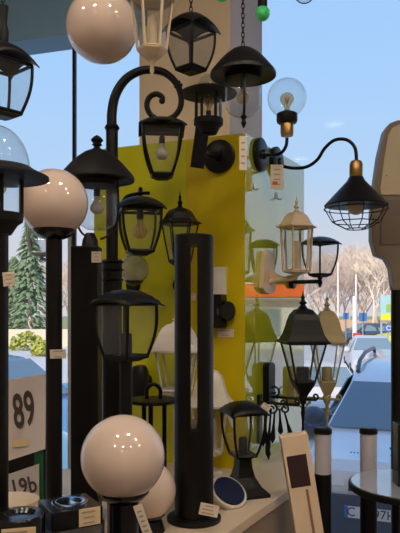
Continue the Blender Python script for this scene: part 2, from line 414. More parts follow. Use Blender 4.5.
def lamp_D(name, label, px, py, d, R, roofh, gR, gtop, gh, hang=False, fin=12, m=BLACKW):
    """bell roof over a clear jar with a rounded bottom"""
    s = d/FPX; c = P(px, py, d); R *= s; roofh *= s; gR *= s; gtop *= s; gh *= s; fin *= s
    t = thing(name, label, 'lantern', c-Vector((0, 0, gtop+gh)), 'bell-roofed jar lamps')
    MB().lathe([(R*.96, -.10*R), (R, -.13*R), (R*1.0, -.05*R), (R*.95, .03*R), (R*.84, roofh*.22), (R*.70, roofh*.44), (R*.52, roofh*.68), (R*.33, roofh*.87), (R*.15, roofh*.98), (R*.02, roofh*1.01)], c, 36).build('roof', m, t, ang=60)
    if not hang:
        MB().lathe([(R*.12, 0), (R*.07, fin*.15), (R*.14, fin*.3), (R*.1, fin*.4), (R*.17, fin*.62), (R*.10, fin*.85), (R*.01, fin)], c+Vector((0, 0, roofh)), 14).build('finial', m, t)
    z0 = c.z-gtop
    prof = [(gR, 0), (gR, -gh*.62), (gR*.96, -gh*.75), (gR*.82, -gh*.88), (gR*.5, -gh*.97), (gR*.05, -gh)]
    MB().lathe([(gR*.9, .02*R)]+prof, (c.x, c.y, z0), 32, cap=False).build('glass_jar', GLASSG if not hang else GLASS, t, ang=80)
    MB().lathe([(gR*1.02, .1*R), (gR*1.02, -.03*R)], (c.x, c.y, z0), 32).build('collar', m, t)
    bulb(t, (c.x, c.y, z0-gh*.48), gR*.36, AMBER if hang else FROST, -1, hang)
    return t, c, R, z0, gR, gh

def lamp_E(name, label, px, py, d, R, bodyR, bodyh, domeR, domeh, m=BLACKW):
    """flat brim, clear dome above, glass cylinder with posts below"""
    s = d/FPX; c = P(px, py, d); R *= s; bodyR *= s; bodyh *= s; domeR *= s; domeh *= s
    t = thing(name, label, 'lantern', c-Vector((0, 0, bodyh)), 'disc-brimmed glass lamps')
    MB().lathe([(R, -.16*R), (R, -.12*R), (R*.75, .0), (domeR*1.05, .06*R), (domeR, .06*R), (domeR, .02*R), (R*.7, -.04*R)], c, 40).build('brim', m, t, ang=60)
    MB().lathe([(domeR*math.cos(a), domeh*math.sin(a)) for a in [i*PI/20 for i in range(10)]]+[(domeR*.02, domeh)], (c.x, c.y, c.z+.05*R), 28, cap=False).build('glass_dome', GLASSG, t, ang=80)
    MB().lathe([(bodyR*.96, 0), (bodyR*.96, -bodyh)], (c.x, c.y, c.z-.02*R), 28, cap=False).build('glass_cylinder', GLASS, t)
    for q in range(4):
        a_ = .5+q*PI/2; p = Vector((c.x+bodyR*math.cos(a_), c.y+bodyR*math.sin(a_), c.z-.05*R))
        MB().box(p-Vector((0, 0, bodyh/2)), (bodyR*.16, bodyR*.16, bodyh), Matrix.Rotation(a_, 3, 'Z')).build('rib', m, t, smooth=False)
    MB().lathe([(bodyR*1.05, .06*bodyh), (bodyR*1.05, -.12*bodyh), (bodyR*.85, -.2*bodyh), (bodyR*.6, -.42*bodyh)], (c.x, c.y, c.z-bodyh-.04*R), 28).build('cup', m, t, ang=45)
    bulb(t, (c.x, c.y, c.z-bodyh*.42), bodyR*.42, AMBER, 1, True)
    return t, c, R, c.z-bodyh*1.42-.04*R

def globe_lamp(name, label, px, py, d, rp, group='opal globe lamps', hang=False, m=None):
    s = d/FPX; c = P(px, py, d); r = rp*s
    t = thing(name, label, 'globe lamp', c-Vector((0, 0, r)), group)
    n = 22; lo = -.86
    prof = [(r*.02, r)]+[(r*math.sin(a), r*math.cos(a)) for a in [i*PI/n for i in range(1, n+1)] if math.cos(a) > lo]
    prof.append((r*math.sqrt(1-lo*lo), r*lo))
    if hang: prof = [(a, -z) for a, z in prof]
    MB().lathe(prof, c, 48).build('globe', m or OPAL, t, ang=80)
    sg = -1 if not hang else 1
    q = [(.58, .74), (.64, .75), (.62, .84), (.50, .97), (.30, 1.06), (.16, 1.10)]
    MB().lathe([(a*r, sg*z*r) for a, z in q], c, 32).build('cup', BLACKG, t, ang=50)
    return t, c, r
def pole(t, c, z0, z1, r, name='pole', m=BLACK, seg=20):
    return MB().lathe([(r, z0), (r, z1)], (c.x, c.y, 0), seg).build(name, m, t)
def foot(t, c, z, r, m=BLACK, h=.02):
    return MB().lathe([(r, z), (r, z+h*.6), (r*.8, z+h)], (c.x, c.y, 0), 28).build('foot', m, t)
def wallplate(t, p, n, r, th=.018, m=BLACK, name='back_plate'):
    return MB().lathe([(r, 0.0005), (r, th*.8), (r*.9, th), (r*.3, th*1.05), (r*.25, th*1.8)], p, 28, R=basis(n)).build(name, m, t, ang=45)
def price_tag(px, py, d, w, h, label, m=TAG, roll=0, name='price_tag', n=(0, -1, 0), pos=None, lines=3, red=False, string=0):
    s = d/FPX; p = pos if pos is not None else P(px, py, d); B = basis(n)@Matrix.Rotation(roll, 3, 'Z')
    t = thing(name, label, 'price tag', p)
    MB().box(p, (w*s, h*s, .0015), B).build('card', m, t, smooth=False)
    mb = MB(); ww = w*.7; rnd = random.Random(int(px*7+py))
    if w >= h:
        for i in range(lines):
            mb.box(p+B@Vector((-w*.08*s*rnd.random(), (h*.3-h*.6*i/max(1, lines-1))*s, .0012)), (ww*s*(.6+.4*rnd.random()), h*.09*s, .0006), B)
    else:
        for i in range(lines+1):
            mb.box(p+B@Vector((0, (h*.3-h*.6*i/lines)*s, .0012)), (w*s*.5, h*.05*s, .0006), B)
    mb.build('print', TAGINK, t, smooth=False)
    if red: MB().box(p+B@Vector((-w*.15*s, -h*.25*s, .0016)), (w*.4*s, h*.14*s, .0006), B).build('red_print', REDINK, t, smooth=False)
    if string: MB().tube([p+B@Vector((0, h*.4*s, .001)), p+Vector((0, 0, (h*.5+string)*s))], .25*s, 4).build('string', TAG, t)
    return t

# ------------------------------------------------------------ left side
t, c, R, zb = lantern_K('hanging_lantern', 'black curved-roof lantern hanging cut off at the upper left edge', 3, 66, 1.5, 36, 48, rot=.85, top='chain', arch=.85, rh=.62, bot=.5)
MB().lathe([(.012, 0), (.014, .03), (.009, .05), (.013, .09)], c+Vector((0, 0, .05)), 14).build('stem', BLACK, t)

t, c, R, zc = lamp_E('post_lantern', 'tall post lamp with wide disc brim and glass dome at left edge', -4, 170, 1.3, 52, 25, 44, 33, 42)
pole(t, c, 0.0, zc+.01, .0245); foot(t, c, 0, .027)

t, c, r = globe_lamp('post_globe_lamp', 'opal globe on black post beside the disc-brimmed lamp', 54, 203, 1.65, 34)
pole(t, c, SHZ, c.z-r*1.05, .021); foot(t, c, SHZ, .06)
t, c, r = globe_lamp('hanging_globe_lamp', 'opal globe hanging below the slate header, cut by top edge', 102, 27, 1.83, 35.5, hang=True)
pole(t, c, c.z+r*1.05, 3.5, .008, 'stem')
t, c, r = globe_lamp('pedestal_globe_lamp', 'largest opal globe on a short black pedestal in the foreground', 123, 457, 1.45, 42)
MB().lathe([(.05, SHZ), (.05, SHZ+.02), (.036, SHZ+.05), (.036, c.z-r*1.05)], (c.x, c.y, 0), 28).build('pedestal', BLACKG, t)
t, c, r = globe_lamp('shelf_globe_lamp', 'dim opal globe half hidden behind the large foreground globe', 147, 490, 1.76, 29)
MB().lathe([(.05, SHZ), (.04, max(SHZ+.01, c.z-r))], (c.x, c.y, 0), 24).build('base', BLACK, t)
t, c, r = globe_lamp('wall_globe_lamp', 'small milky glass wall globe on the lime board below a lantern', 134, 269, 2.42, 15, m=MILK)
q = on_front(134, 285, .0); wallplate(t, q, DN, .03); MB().tube([q, Vector((c.x, c.y, q.z)), c-Vector((0, 0, r))], .007, 8).build('arm', BLACK, t)

# silver lantern behind the post globe
t, c, R, zb = lantern_K('hanging_lantern', 'silver framed clear lantern hanging behind the left opal globe', 42, 222, 2.1, 24, 32, rot=.2, m=SILVER, glass=GLASSG, blb='none', group=None, bot=.6)
q = P(53, 262, 2.1); MB().tube(catmull([Vector((c.x, c.y, zb-.01)), Vector((c.x, c.y, q.z+.01)), q]), .006, 8).build('arm', SILVER, t)
pole(t, q, SHZ, q.z, .009, m=SILVER)

# jar lamp on thick post
t, c, R, z0, gR, gh = lamp_D('post_jar_lamp', 'bell-roofed jar lamp with finial on a thick black post', 97, 176, 1.85, 37.5, 27, 20, 9, 46, fin=14)
s = 1.85/FPX
for sg in (-1, 1):
    MB().tube(catmull([(c.x+sg*gR*1.03, c.y+.0, z0+.01), (c.x+sg*gR*1.06, c.y, z0-gh*.6), (c.x+sg*gR*.8, c.y, z0-gh*1.02), (c.x+sg*.01, c.y, z0-gh*1.18)]), .0035, 6).build('strap', BLACK, t)
px_top = z0-gh*1.12
MB().lathe([(.012, px_top+.01), (.022, px_top-.01), (.026, px_top-.04)], (c.x-.02, c.y, 0), 20).build('post_collar', BLACK, t)
MB().box((c.x-.030, c.y, (SHZ+px_top-.03)/2), (.078, .075, px_top-.03-SHZ), None).build('post', BLACK, t, smooth=False, bevel=.004)
price_tag(96.5, 257, 1.77, 10, 11, 'small cream price tag stuck high on the thick black post', lines=2)
price_tag(58, 354, 1.58, 16, 9, 'cream price tag on the thin post under the left globe', lines=2, roll=.02)
price_tag(9, 279, 1.26, 12, 14, 'cream price tag on the disc-brimmed lamp post at left edge', lines=2, roll=.1)

# gooseneck street lamp
d = 2.1; c = P(112, 300, d)
t = thing('gooseneck_lamp_post', 'tall black gooseneck lamp post with a scrolled crook', 'lamp post', (c.x, c.y, SHZ))
s = d/FPX
MB().tube([(c.x, c.y, SHZ), (c.x, c.y, P(0, 260, d).z)], .033, 20).build('lower_pole', BLACK, t)
MB().tube([(c.x, c.y, P(0, 260, d).z), (c.x, c.y, P(0, 130, d).z)], 6*s, 18).build('upper_pole', BLACK, t)
for y in (262, 270, 280): MB().lathe([(.030, -.006), (.042, 0), (.030, .006)], (c.x, c.y, P(0, y, d).z), 20).build('collar', BLACK, t)
MB().lathe([(6*s, -.01), (7.6*s, 0), (6*s, .01)], (c.x, c.y, P(0, 128, d).z), 20).build('collar', BLACK, t)
foot(t, c, SHZ, .08)
arc = curve_px([(112, 131), (112, 112), (116, 94), (126, 79), (140, 71), (152, 70), (165, 73), (176, 83), (181, 96), (180, 108), (173, 117), (162, 120), (152, 116), (147, 107), (149, 98), (156, 94), (162, 97), (162, 101)], d, 5)
n = len(arc); MB().tube(arc, [(5.2-2.4*min(1, i/(n*.55)))*s for i in range(n)], 10).build('crook', BLACK, t)
MB().sphere(arc[-1], 3.2*s, 12, 8).build('scroll_tip', BLACK, t)
mb = MB(); 
for k in range(5):
    a_ = k*1.25; q = P(178, 85, d); mb.sphere(q+Vector((math.cos(a_)*3*s, 0, math.sin(a_)*3*s)), 1.8*s, 8, 6)
mb.build('leaf_collar', BLACK, t)
t2, c, R, zb = lantern_K('hanging_lantern', 'black curved-roof lantern hanging under the scrolled crook of the gooseneck', 162, 130, d, 33, 46, rot=.1, blb='drop', rh=.36, bot=.40, top_f=.80, arch=.85)
MB().lathe([(2.2*s, c.z+.2*R), (1.6*s, P(0, 121, d).z-.003)], (c.x, c.y, 0), 10).build('loop', BLACK, t2)

# post lantern in front of lime board (left centre)
t, c, R, zb = lantern_K('post_lantern', 'black curved-roof lantern on a thin post over the large globe', 126, 305, 1.65, 39, 52, rot=.95, blb='post', rh=.40, bot=.55, top_f=.78)
pole(t, c, SHZ, zb+.0, .0165); foot(t, c, SHZ, .028)

# lantern with arch handle
t, c, R, zb = lantern_K('wall_lantern', 'black curved-roof wall lantern with filament bulb and arched handle', 140, 211, 2.25, 33, 41, rot=.22, arch=.8, blb='fil', rh=.44, bot=.5)
s = 2.25/FPX
MB().tube(curve_px([(121, 206), (126, 197), (138, 193.5), (150, 193)], 2.25), 1.7*s, 8).build('handle', BLACK, t)
q = on_front(138, 203); wallplate(t, q, DN, .03)
MB().tube([q+DN*.01, Vector((c.x, c.y+.02, q.z)), Vector((c.x, c.y, c.z+.3*R))], .008, 8).build('arm', BLACK, t)

# hanging row at the top
s = 1.6/FPX
t, c, R, zb = lantern_C('hanging_lantern', 'cream six-sided lantern hanging beside the top opal globe', 152, 0, 1.6, 24, 18, 50, m=CREAM, fin=8, botf=.60, body=.84, cup=14, inner='tube', group=None, rot=.1)
MB().lathe([(3*s, 0), (1.8*s, -4*s), (2.2*s, -8*s), (.5*s, -13*s)], (c.x, c.y, zb+.002), 10).build('pendant_tip', CREAM, t)
pole(t, c, c.z+.06, 3.5, .004, 'stem')
lantern_K('hanging_lantern', 'black curved-roof lantern hanging on a chain over the beige column', 191, 33, 2.0, 30, 37, rot=.85, top='chain', arch=.85, rh=.62, bot=.5, glass=GLASSG)
t, c, R, z0, gR, gh = lamp_D('hanging_jar_lamp', 'bell-roofed jar lamp hanging on a chain with filament bulb', 243, 72, 2.0, 33, 25, 18, 7, 38, hang=True, m=BLACK)
chain(t, c+Vector((0, 0, 25*2/FPX)), 3.5, 2/FPX)
s = 2/FPX
MB().tube(catmull([(c.x, c.y-gR*1.05, z0+.005), (c.x, c.y-gR*1.08, z0-gh*.7), (c.x, c.y-gR*.8, z0-gh*1.0), (c.x, c.y, z0-gh*1.14)]), .0042, 8).build('strap', BLACK, t)
MB().lathe([(1*s, 0), (3.5*s, -3*s), (1.6*s, -6*s), (2.8*s, -9*s), (.6*s, -14*s)], (c.x, c.y-gR*.6, z0-gh*1.0), 12).build('knob', BLACK, t)

# disc-brimmed lamp over the column, with its wall plate on the mustard board
t, c, R, zc = lamp_E('wall_lantern', 'disc-brimmed glass lamp on a slanted black arm over the mustard board', 208.5, 90, 2.25, 28.5, 14, 30, 11, 14)
q = on_front(220, 157)
wallplate(t, q, DN, 16.5*2.44/FPX, .02)
a0 = P(203, 124, 2.25); a1 = P(197, 168, 2.28)
MB().tube([a0, a1], 7*2.25/FPX, 4).build('arm', BLACK, t, smooth=False)
MB().tube([q+DN*.02, (a0*.35+a1*.65)], .011, 10).build('stem', BLACK, t)

# festoon bulbs
t = thing('festoon_cable', 'dark festoon cable strung across the top of the window', 'cable', P(262, -12, 2.3))
MB().tube(catmull([P(-60, -160, 2.3), P(120, -60, 2.3), P(222, -12, 2.3), P(262, -8, 2.3), P(303, -14, 2.3), P(420, -90, 2.3), P(600, -220, 2.3)]), .004, 6).build('cable', BLACK, t)
def festoon(px, py, m, label):
    d = 2.3; s = d/FPX; c = P(px, py, d); t = thing('festoon_bulb', label, 'light bulb', c, 'festoon bulbs')
    MB().sphere(c, 7.5*s, 20, 14).build('bulb', m, t); MB().lathe([(4.2*s, 5*s), (4.8*s, 8*s), (4.8*s, 16*s), (3*s, 19*s)], c, 14).build('socket', BLACKW, t)
festoon(262.5, 13.5, GREEN, 'green festoon bulb in a dark socket beside the hanging chain')
festoon(222, -6, GREEN, 'green festoon bulb just cut by the top edge of the picture')
t = thing('caged_bulb', 'clear bulb in dark wire hoop at the top edge right of the green bulb', 'light bulb', P(303, -4, 2.3))
MB().torus(P(304, -6, 2.3), .034, .0022, None, 32, 6).build('hoop', BLACK, t); MB().sphere(P(304, -6, 2.3), .03, 20, 12).build('bulb', GLASS, t)
pole(t, P(304, -6, 2.3), P(0, -14, 2.3).z, P(0, -24, 2.3).z, .012, 'socket')

# ------------------------------------------------------------ lamps on the glossy side board
def arm_px(base, pts, n=6):
    """path: list of (px, py), each laid in the vertical plane through base along the side normal"""
    out = []
    for x, y in pts:
        D = out_side(base, x); p = base+SN*D; p.z = CAMZ+(HZ-y)/FPX*p.y; out.append(p)
    return out
# brass and clear globe wall lamp
b = on_side(259, 155); t = thing('wall_lamp', 'brass socketed wall lamp with clear glass globe pointing up', 'wall lamp', b)
wallplate(t, b, SN, .066, .018)
MB().tube(catmull(arm_px(b, [(262, 155), (272, 155), (281, 153), (286, 146), (287, 138)])), .0065, 10).build('arm', BLACK, t)
gc = arm_px(b, [(287, 98)])[0]; s = gc.y/FPX
MB().lathe([(6*s, 0), (6.6*s, 3*s), (6.6*s, 14*s), (5.5*s, 16*s)], (gc.x, gc.y, gc.z-38*s), 20).build('brass_socket', BRASS, t)
MB().lathe([(9.5*s, 0), (10.5*s, 2*s), (10.5*s, 9*s), (9*s, 10*s)], (gc.x, gc.y, gc.z-25*s), 24).build('black_collar', BLACK, t)
n = 20; lo = .87
MB().lathe([(.02*s, 19.5*s)]+[(19.5*s*math.sin(a), 19.5*s*math.cos(a)) for a in [i*PI/n for i in range(1, n)] if math.cos(a) > -lo], gc, 36, cap=False).build('glass_globe', GLASS, t, ang=80)
bulb(t, gc+Vector((0, 0, -2*s)), 7.2*s, AMBER, 1, True)
# cage shade wall lamp
b = on_side(275, 163); t = thing('wall_lamp', 'long curved arm wall lamp with black cone shade and wire cage', 'wall lamp', b)
wallplate(t, b, SN, .066, .018)
MB().tube(catmull(arm_px(b, [(278, 165), (292, 168), (306, 167), (317, 160), (325, 148), (335, 140), (347, 140), (355, 148), (356.5, 162)]), 8), .0068, 10).build('arm', BLACK, t)
sc = arm_px(b, [(356, 205)])[0]; s = sc.y/FPX
MB().lathe([(5.5*s, 0), (6.5*s, 2*s), (6.5*s, 14*s), (5*s, 17*s)], (sc.x, sc.y, sc.z+27*s), 18).build('brass_socket', BRASS, t)
MB().lathe([(31*s, -1*s), (31.5*s, 0), (9*s, 24*s), (7*s, 28*s)], sc, 36).build('cone_shade', BLACK, t)
cg = MB(); NR = 8
for zz, rr in ((-4, 31.5), (-17, 24), (-24, 10)): cg.torus(sc+Vector((0, 0, zz*s)), rr*s, .55*s, Matrix.Rotation(PI/2, 3, 'X'), 8 if rr < 31 else 32, 5)
for k in range(NR):
    a_ = 2*PI*k/NR; f = lambda r_, z_: sc+Vector((r_*s*math.cos(a_), r_*s*math.sin(a_), z_*s))
    cg.tube([f(29, 2), f(31.5, -4), f(24, -17), f(10, -24)], .55*s, 5)
cg.build('wire_cage', BLACK, t)
MB().sphere(sc+Vector((0, 0, -1*s)), 9*s, 16, 10).build('bulb', FROST, t)
price_tag(0, 0, 1.93, 7.5, 34, 'narrow vertical cream tag hanging under the chained jar lamp', pos=P(243, 153, 1.93), red=False, string=6)
price_tag(0, 0, 2.5, 13, 25, 'cream tag with red print hanging from the wall lamp arm', pos=P(277, 177, 2.52), red=True, string=6)
for (x, y, w) in ((252, 186, 'upper'), (276, 196, 'lower')):
    b = on_side(x, y); t = thing('wall_hook', 'small white hook stuck on the glossy side board, %s of the two' % w, 'hook', b)
    MB().box(b+SN*.002, (.016, .026, .004), basis(SN)).build('pad', WHITE, t, smooth=False)
    MB().tube(catmull([b+SN*.005+Z*.006, b+SN*.006-Z*.008, b+SN*.016-Z*.016, b+SN*.026-Z*.012]), .0028, 8).build('prong', SILVER, t)

# cream wall lantern
b = on_side(265, 275)
lp = b+SN*out_side(b, 296); lp.z = 0
t, c, R, zb = lantern_C('wall_lantern', 'cream six-sided wall lantern with finial on a shield back plate', 296.5, 227, lp.y, 21, 15, 44, m=CREAM, fin=16, botf=.66, body=.78, cup=5, rot=.15)
B = basis(SN); s = b.y/FPX
sh = [(-6, 20), (-3, 25), (3, 25), (6, 20), (8, 0), (9, -14), (6, -18), (0, -20), (-6, -18), (-9, -14), (-8, 0)]
MB().prism([b+B@Vector((x*s*1.9, y*s*.95, .0005)) for x, y in sh], SN*.02).build('back_plate', CREAM, t, smooth=False, bevel=.002)
MB().tube(catmull([b+SN*.02-Z*.03, b+SN*.06-Z*.02, Vector((c.x, c.y, zb-.01))-SN*.02, Vector((c.x, c.y, zb))]), .010, 8).build('arm', CREAM, t)
MB().prism([b+SN*.02+Z*.03, b+SN*.02-Z*.04, b+SN*.09-Z*.012, b+SN*.05+Z*.002], SU*.012).build('gusset', CREAM, t, smooth=False)
# black wall lantern half behind the cream one
b = on_side(291, 282); lp = b+SN*out_side(b, 319)
t, c, R, zb = lantern_K('wall_lantern', 'black curved-roof wall lantern half hidden behind the cream six-sided one', 320, 244, lp.y, 21.5, 31, rot=.6, blb='none', rh=.35, bot=.5, top_f=.82)
wallplate(t, b, SN, .03); s = lp.y/FPX
MB().tube([b, Vector((c.x, c.y, b.z))], .009, 8).build('arm', BLACK, t)
MB().lathe([(1.5*s, 0), (3.5*s, -2*s), (1.6*s, -5*s), (2.8*s, -8*s), (.6*s, -13*s)], (c.x, c.y, zb), 12).build('bottom_knob', BLACK, t)

def scroll(p, u, r0, turns=1.3, flip=1, r=.004, start=0):
    """spiral in the vertical plane of u, starting at p"""
    pts = []; n = 22
    c = p+u*0+Z*(-flip*r0)
    for i in range(n+1):
        k = i/n; a_ = PI/2*flip-flip*turns*2*PI*k+start; rr = r0*(1-.72*k); pts.append(c+u*(math.cos(a_)*rr)+Z*(math.sin(a_)*rr))
    return pts
# black classic wall lantern, lower right
def scroll_lantern(label, plate_px, plate_py, px, py, R_, top, bh, m, fin, rot, group):
    b = on_side(plate_px, plate_py); D = out_side(b, px); lp = b+SN*D
    t, c, R, zb = lantern_C('wall_lantern', label, px, py, lp.y, R_, top, bh, m=m, fin=fin, botf=.42, body=.84, cup=16, rot=rot, inner='holder', group=group, seg=4)
    s = lp.y/FPX; B = basis(SN)
    sh = [(math.cos(a)*.036, math.copysign(max(0, abs(math.sin(a)))**.8, math.sin(a))*.022+(.062 if math.sin(a) > 0 else -.062)) for a in [i*2*PI/20+.05 for i in range(20)]]
    MB().prism([b+B@Vector((x, y, .0005)) for x, y in sh], SN*.026).build('back_plate', m, t, smooth=False, bevel=.002)
    zc = P(0, py+bh/s/1+0, lp.y).z if False else zb-.004
    q0 = Vector((b.x, b.y, zc)); q1 = Vector((c.x, c.y, zc))
    MB().tube([q0+SN*.012, q1+SN*.055], .0055, 8).build('arm', m, t)
    MB().lathe([(1.6*s, 14*s), (2.5*s, 6*s), (4.5*s, 2*s), (3.5*s, -3*s), (1.6*s, -6*s), (2.2*s, -14*s), (1.2*s, -22*s), (1.4*s, -32*s), (4.2*s, -42*s), (.6*s, -48*s)], (c.x, c.y, zc), 12).build('drop_finial', m, t)
    MB().tube(scroll(q1+SN*.05, SN, .013, 1.0, -1), .0042, 6).build('scroll', m, t)
    MB().tube(scroll(q0+SN*.035, SN, .024, 1.2, -1), .0042, 6).build('scroll', m, t)
    MB().tube(scroll(q0+SN*.075, SN, .017, 1.2, 1), .004, 6).build('scroll', m, t)
    MB().tube(catmull([b+SN*.012-Z*.06, b+SN*.03-Z*.075, q0+SN*.06-Z*.05, q0+SN*.085-Z*.015]), .0042, 6).build('brace', m, t)
    return t, c, zb
scroll_lantern('large black six-sided wall lantern on a scrolled bracket at lower right', 266, 383, 303, 342, 31, 34, 40, BLACK, 17, .55-PI/2+.35, 'scroll-bracket lanterns')
scroll_lantern('olive beige six-sided wall lantern just right of the large black one', 291, 385, 327, 342, 24, 32, 40, OLIVEC, 17, -PI/2+.8, 'scroll-bracket lanterns')
# spare black wrought scrollwork below it
b = on_side(258, 420); t = thing('scroll_bracket', 'black wrought scroll bracket with leaf drops behind the pedestal lantern', 'bracket', b)
MB().prism([b+basis(SN)@Vector((x, y, .0005)) for x, y in ((-.012, .10), (.012, .10), (.016, -.09), (-.016, -.09))], SN*.012).build('back_plate', BLACK, t, smooth=False)
q = b+SN*.01
MB().tube([q+Z*.07, q+SN*.16+Z*.07], .0055, 8).build('bar', BLACK, t)
for k, (o1, zz, rr, fl) in enumerate(((.05, .07, .022, 1), (.10, .07, .018, 1), (.15, .07, .012, -1))):
    MB().tube(scroll(q+SN*o1+Z*zz, SN, rr, 1.25, fl), .0042, 6).build('scroll', BLACK, t)
for (o1, z0_, o2, z1_) in ((.03, .05, .012, -.10), (.06, .04, .05, -.085), (.10, .04, .13, -.06), (.045, .05, .03, -.13), (.08, .05, .085, -.05), (.02, .0, .035, -.15)):
    a_ = q+SN*o1+Z*z0_; e_ = q+SN*o2+Z*z1_
    MB().tube([a_, a_*.6+e_*.4, a_*.15+e_*.85, e_], [.0035, .0045, .011, .002], 8).build('leaf_drop', BLACK, t)

# ------------------------------------------------------------ on the front board
t, c, R, zb = lantern_C('wall_lantern', 'black six-sided wall lantern with tall finial on the mustard board', 180, 223, 2.3, 22, 15, 38, m=BLACK, fin=17, botf=.5, body=.84, cup=8, rot=.1, inner='none')
q = on_front(181, 285); wallplate(t, q, DN, .03); MB().tube(catmull([q, Vector((c.x, c.y, q.z-.01)), Vector((c.x, c.y, zb))]), .010, 8).build('arm', BLACK, t)
MB().lathe([(.008, 0), (.02, -.02), (.018, -.05), (.006, -.07)], (c.x, c.y, zb), 12).build('drop', BLACK, t)
b = on_front(220, 297); B = basis(DN); s = b.y/FPX
t = thing('box_wall_lamp', 'black square wall lamp with round glass, below a blank white card', 'wall lamp', b)
MB().box(on_front(219, 311)+DN*.03, (17*s, 33*s, .06), B).build('body', BLACK, t, smooth=False, bevel=.002)
MB().lathe([(.036, 0), (.04, .008), (.036, .03), (.02, .034)], on_front(226, 311)+DN*.03, 24, R=basis((DN+Vector((1.2, 0, 0))).normalized())).build('lens_head', BLACKG, t, ang=45)
o = MB().box(on_front(219.5, 281)+DN*.006, (15.5*s, 28*s, .012), B).build('sample_card', WHITE, None, smooth=False); tag(o, 'blank white square card on the mustard board above the black box lamp', 'card')
price_tag(0, 0, b.y, 17, 8, 'price strip on the mustard board under the black box lamp', pos=on_front(226, 333)+DN*.003, n=DN, lines=2)
price_tag(0, 0, b.y, 9, 7, 'tiny price strip on the board seen left of the twin-bar lamp', pos=on_front(192, 297)+DN*.003, n=DN, lines=2)
b = on_front(147, 380); t = thing('cylinder_wall_lamp', 'black cylinder wall lamp low on the lime board', 'wall lamp', b)
MB().lathe([(.03, -.07), (.035, -.065), (.035, .04), (.025, .062), (.005, .066)], b+DN*.06, 24).build('body', BLACK, t); wallplate(t, b, DN, .025)

# white shelf lanterns
t, c, R, zb = lantern_C('post_lantern', 'white six-sided lantern on the shelf behind the twin-bar bollard, left side', 177, 350, 2.1, 36, 27, 40, m=WHITE, fin=12, botf=.50, body=.72, cup=8, rot=.65, seg=4, inner='none', group='white post lanterns')
pole(t, c, SHZ, zb+.005, .012, m=WHITE); foot(t, c, SHZ, .05, WHITE)
bulb(t, (c.x, c.y, zb+.05), .014)
t, c, R, zb = lantern_C('post_lantern', 'white six-sided lantern showing right of the twin-bar bollard', 210, 404, 2.32, 32, 34, 46, m=WHITE, fin=12, botf=.5, body=.74, cup=8, rot=.7, seg=4, inner='tube', group='white post lanterns')
pole(t, c, SHZ, zb+.005, .012, m=WHITE); foot(t, c, SHZ, .045, WHITE)

# twin-bar bollard
d = 1.85; s = d/FPX; c = P(194, 300, d); c.z = SHZ
t = thing('bollard_lamp', 'tall black bollard lamp with two bars and an open slot', 'bollard lamp', c)
R = 19.5*s; zs = P(0, 428, d).z; zt_ = P(0, 246, d).z; ztt = P(0, 236, d).z
MB().lathe([(27*s, SHZ), (27*s, SHZ+.010), (24*s, SHZ+.016)], (c.x, c.y, 0), 40).build('foot', BLACK, t)
MB().lathe([(R, SHZ+.014), (R, zs)], (c.x, c.y, 0), 40).build('lower_tube', BLACK, t)
def halfbar(sg, gap):
    pts = []; n = 14
    a0 = math.asin(gap/R)
    for i in range(n+1):
        a_ = -PI/2+a0+(PI-2*a0)*i/n; pts.append(Vector((c.x+sg*R*math.cos(a_), c.y+R*math.sin(a_), zs)))
    MB().prism(pts, (0, 0, zt_-zs)).build('bar', BLACK, t, ang=30)
halfbar(-1, 3.3*s); halfbar(1, 3.3*s)
MB().lathe([(R*1.01, zt_), (R*1.01, ztt), (R*.94, ztt+.003)], (c.x, c.y, 0), 40).build('top_cap', BLACK, t)
MB().box((c.x, c.y, zs+.012), (.012, .02, .024)).build('led_strip', OPAL2, t, smooth=False)
price_tag(209, 510, 1.74, 19, 12, 'cream price tag at the foot of the twin-bar bollard', roll=-.2, m=TAG, lines=3)

# small black stand with arched handle
d = 1.98; s = d/FPX; c = P(153, 399, d)
t = thing('lamp_stand', 'small black stand with arched handle on the shelf, left of the bollard', 'stand', (c.x, c.y, SHZ))
MB().lathe([(25*s, -.010), (25.5*s, -.004), (25*s, 0), (20*s, .001)], c, 32).build('top', BLACK, t)
MB().tube(catmull([c+Vector((-6*s, 0, 0)), c+Vector((-6*s, 0, 10*s)), c+Vector((0, 0, 15*s)), c+Vector((7*s, 0, 10*s)), c+Vector((7*s, 0, 0))]), 2*s, 8).build('handle', BLACK, t)
for a_ in (.4, 2.5, 4.6): MB().tube([(c.x+12*s*math.cos(a_), c.y+12*s*math.sin(a_), SHZ), (c.x+12*s*math.cos(a_), c.y+12*s*math.sin(a_), c.z-.005)], 2.4*s, 8).build('leg', BLACK, t)

# pedestal lantern
t, c, R, zb = lantern_K('pedestal_lantern', 'black curved-roof lantern on a flared pedestal at the shelf end', 243, 413, 2.1, 29, 42, rot=.35, blb='post', rh=.42, bot=.5, m=BLACK)
s = 2.1/FPX
MB().lathe([(29*s, SHZ), (29*s, SHZ+.010), (20*s, SHZ+.03), (13*s, SHZ+.06), (10*s, SHZ+.09), (9*s, zb-.004)], (c.x, c.y, 0), 4, .35+PI/4).build('pedestal', BLACK, t, smooth=False)
MB().lathe([(7*s, 0), (7*s, 4*s)], P(270, 408, 2.05), 4, .3).build('roof_sticker', TAG, t, smooth=False) if False else None
price_tag(266, 407, 2.02, 9, 6, 'small white sticker at the roof corner of the pedestal lantern', roll=-.6, lines=2)

# solar disc light
d = 1.98; s = d/FPX; c = P(229, 499, d); nrm = Vector((.38, -.5, .77)).normalized(); B = basis(nrm)
c.z = SHZ+.044
t = thing('solar_light', 'round white rimmed solar light leaning by the bollard foot', 'solar light', c)
RR = .060
MB().lathe([(RR*.8, -.018), (RR, -.012), (RR, 0), (RR*.92, .004), (RR*.9, .0)], c, 40, R=B).build('housing', WHITE, t, ang=50)
MB().lathe([(RR*.86, 0), (RR*.86, .0035)], c, 40, R=B).build('solar_panel', NAVY, t)
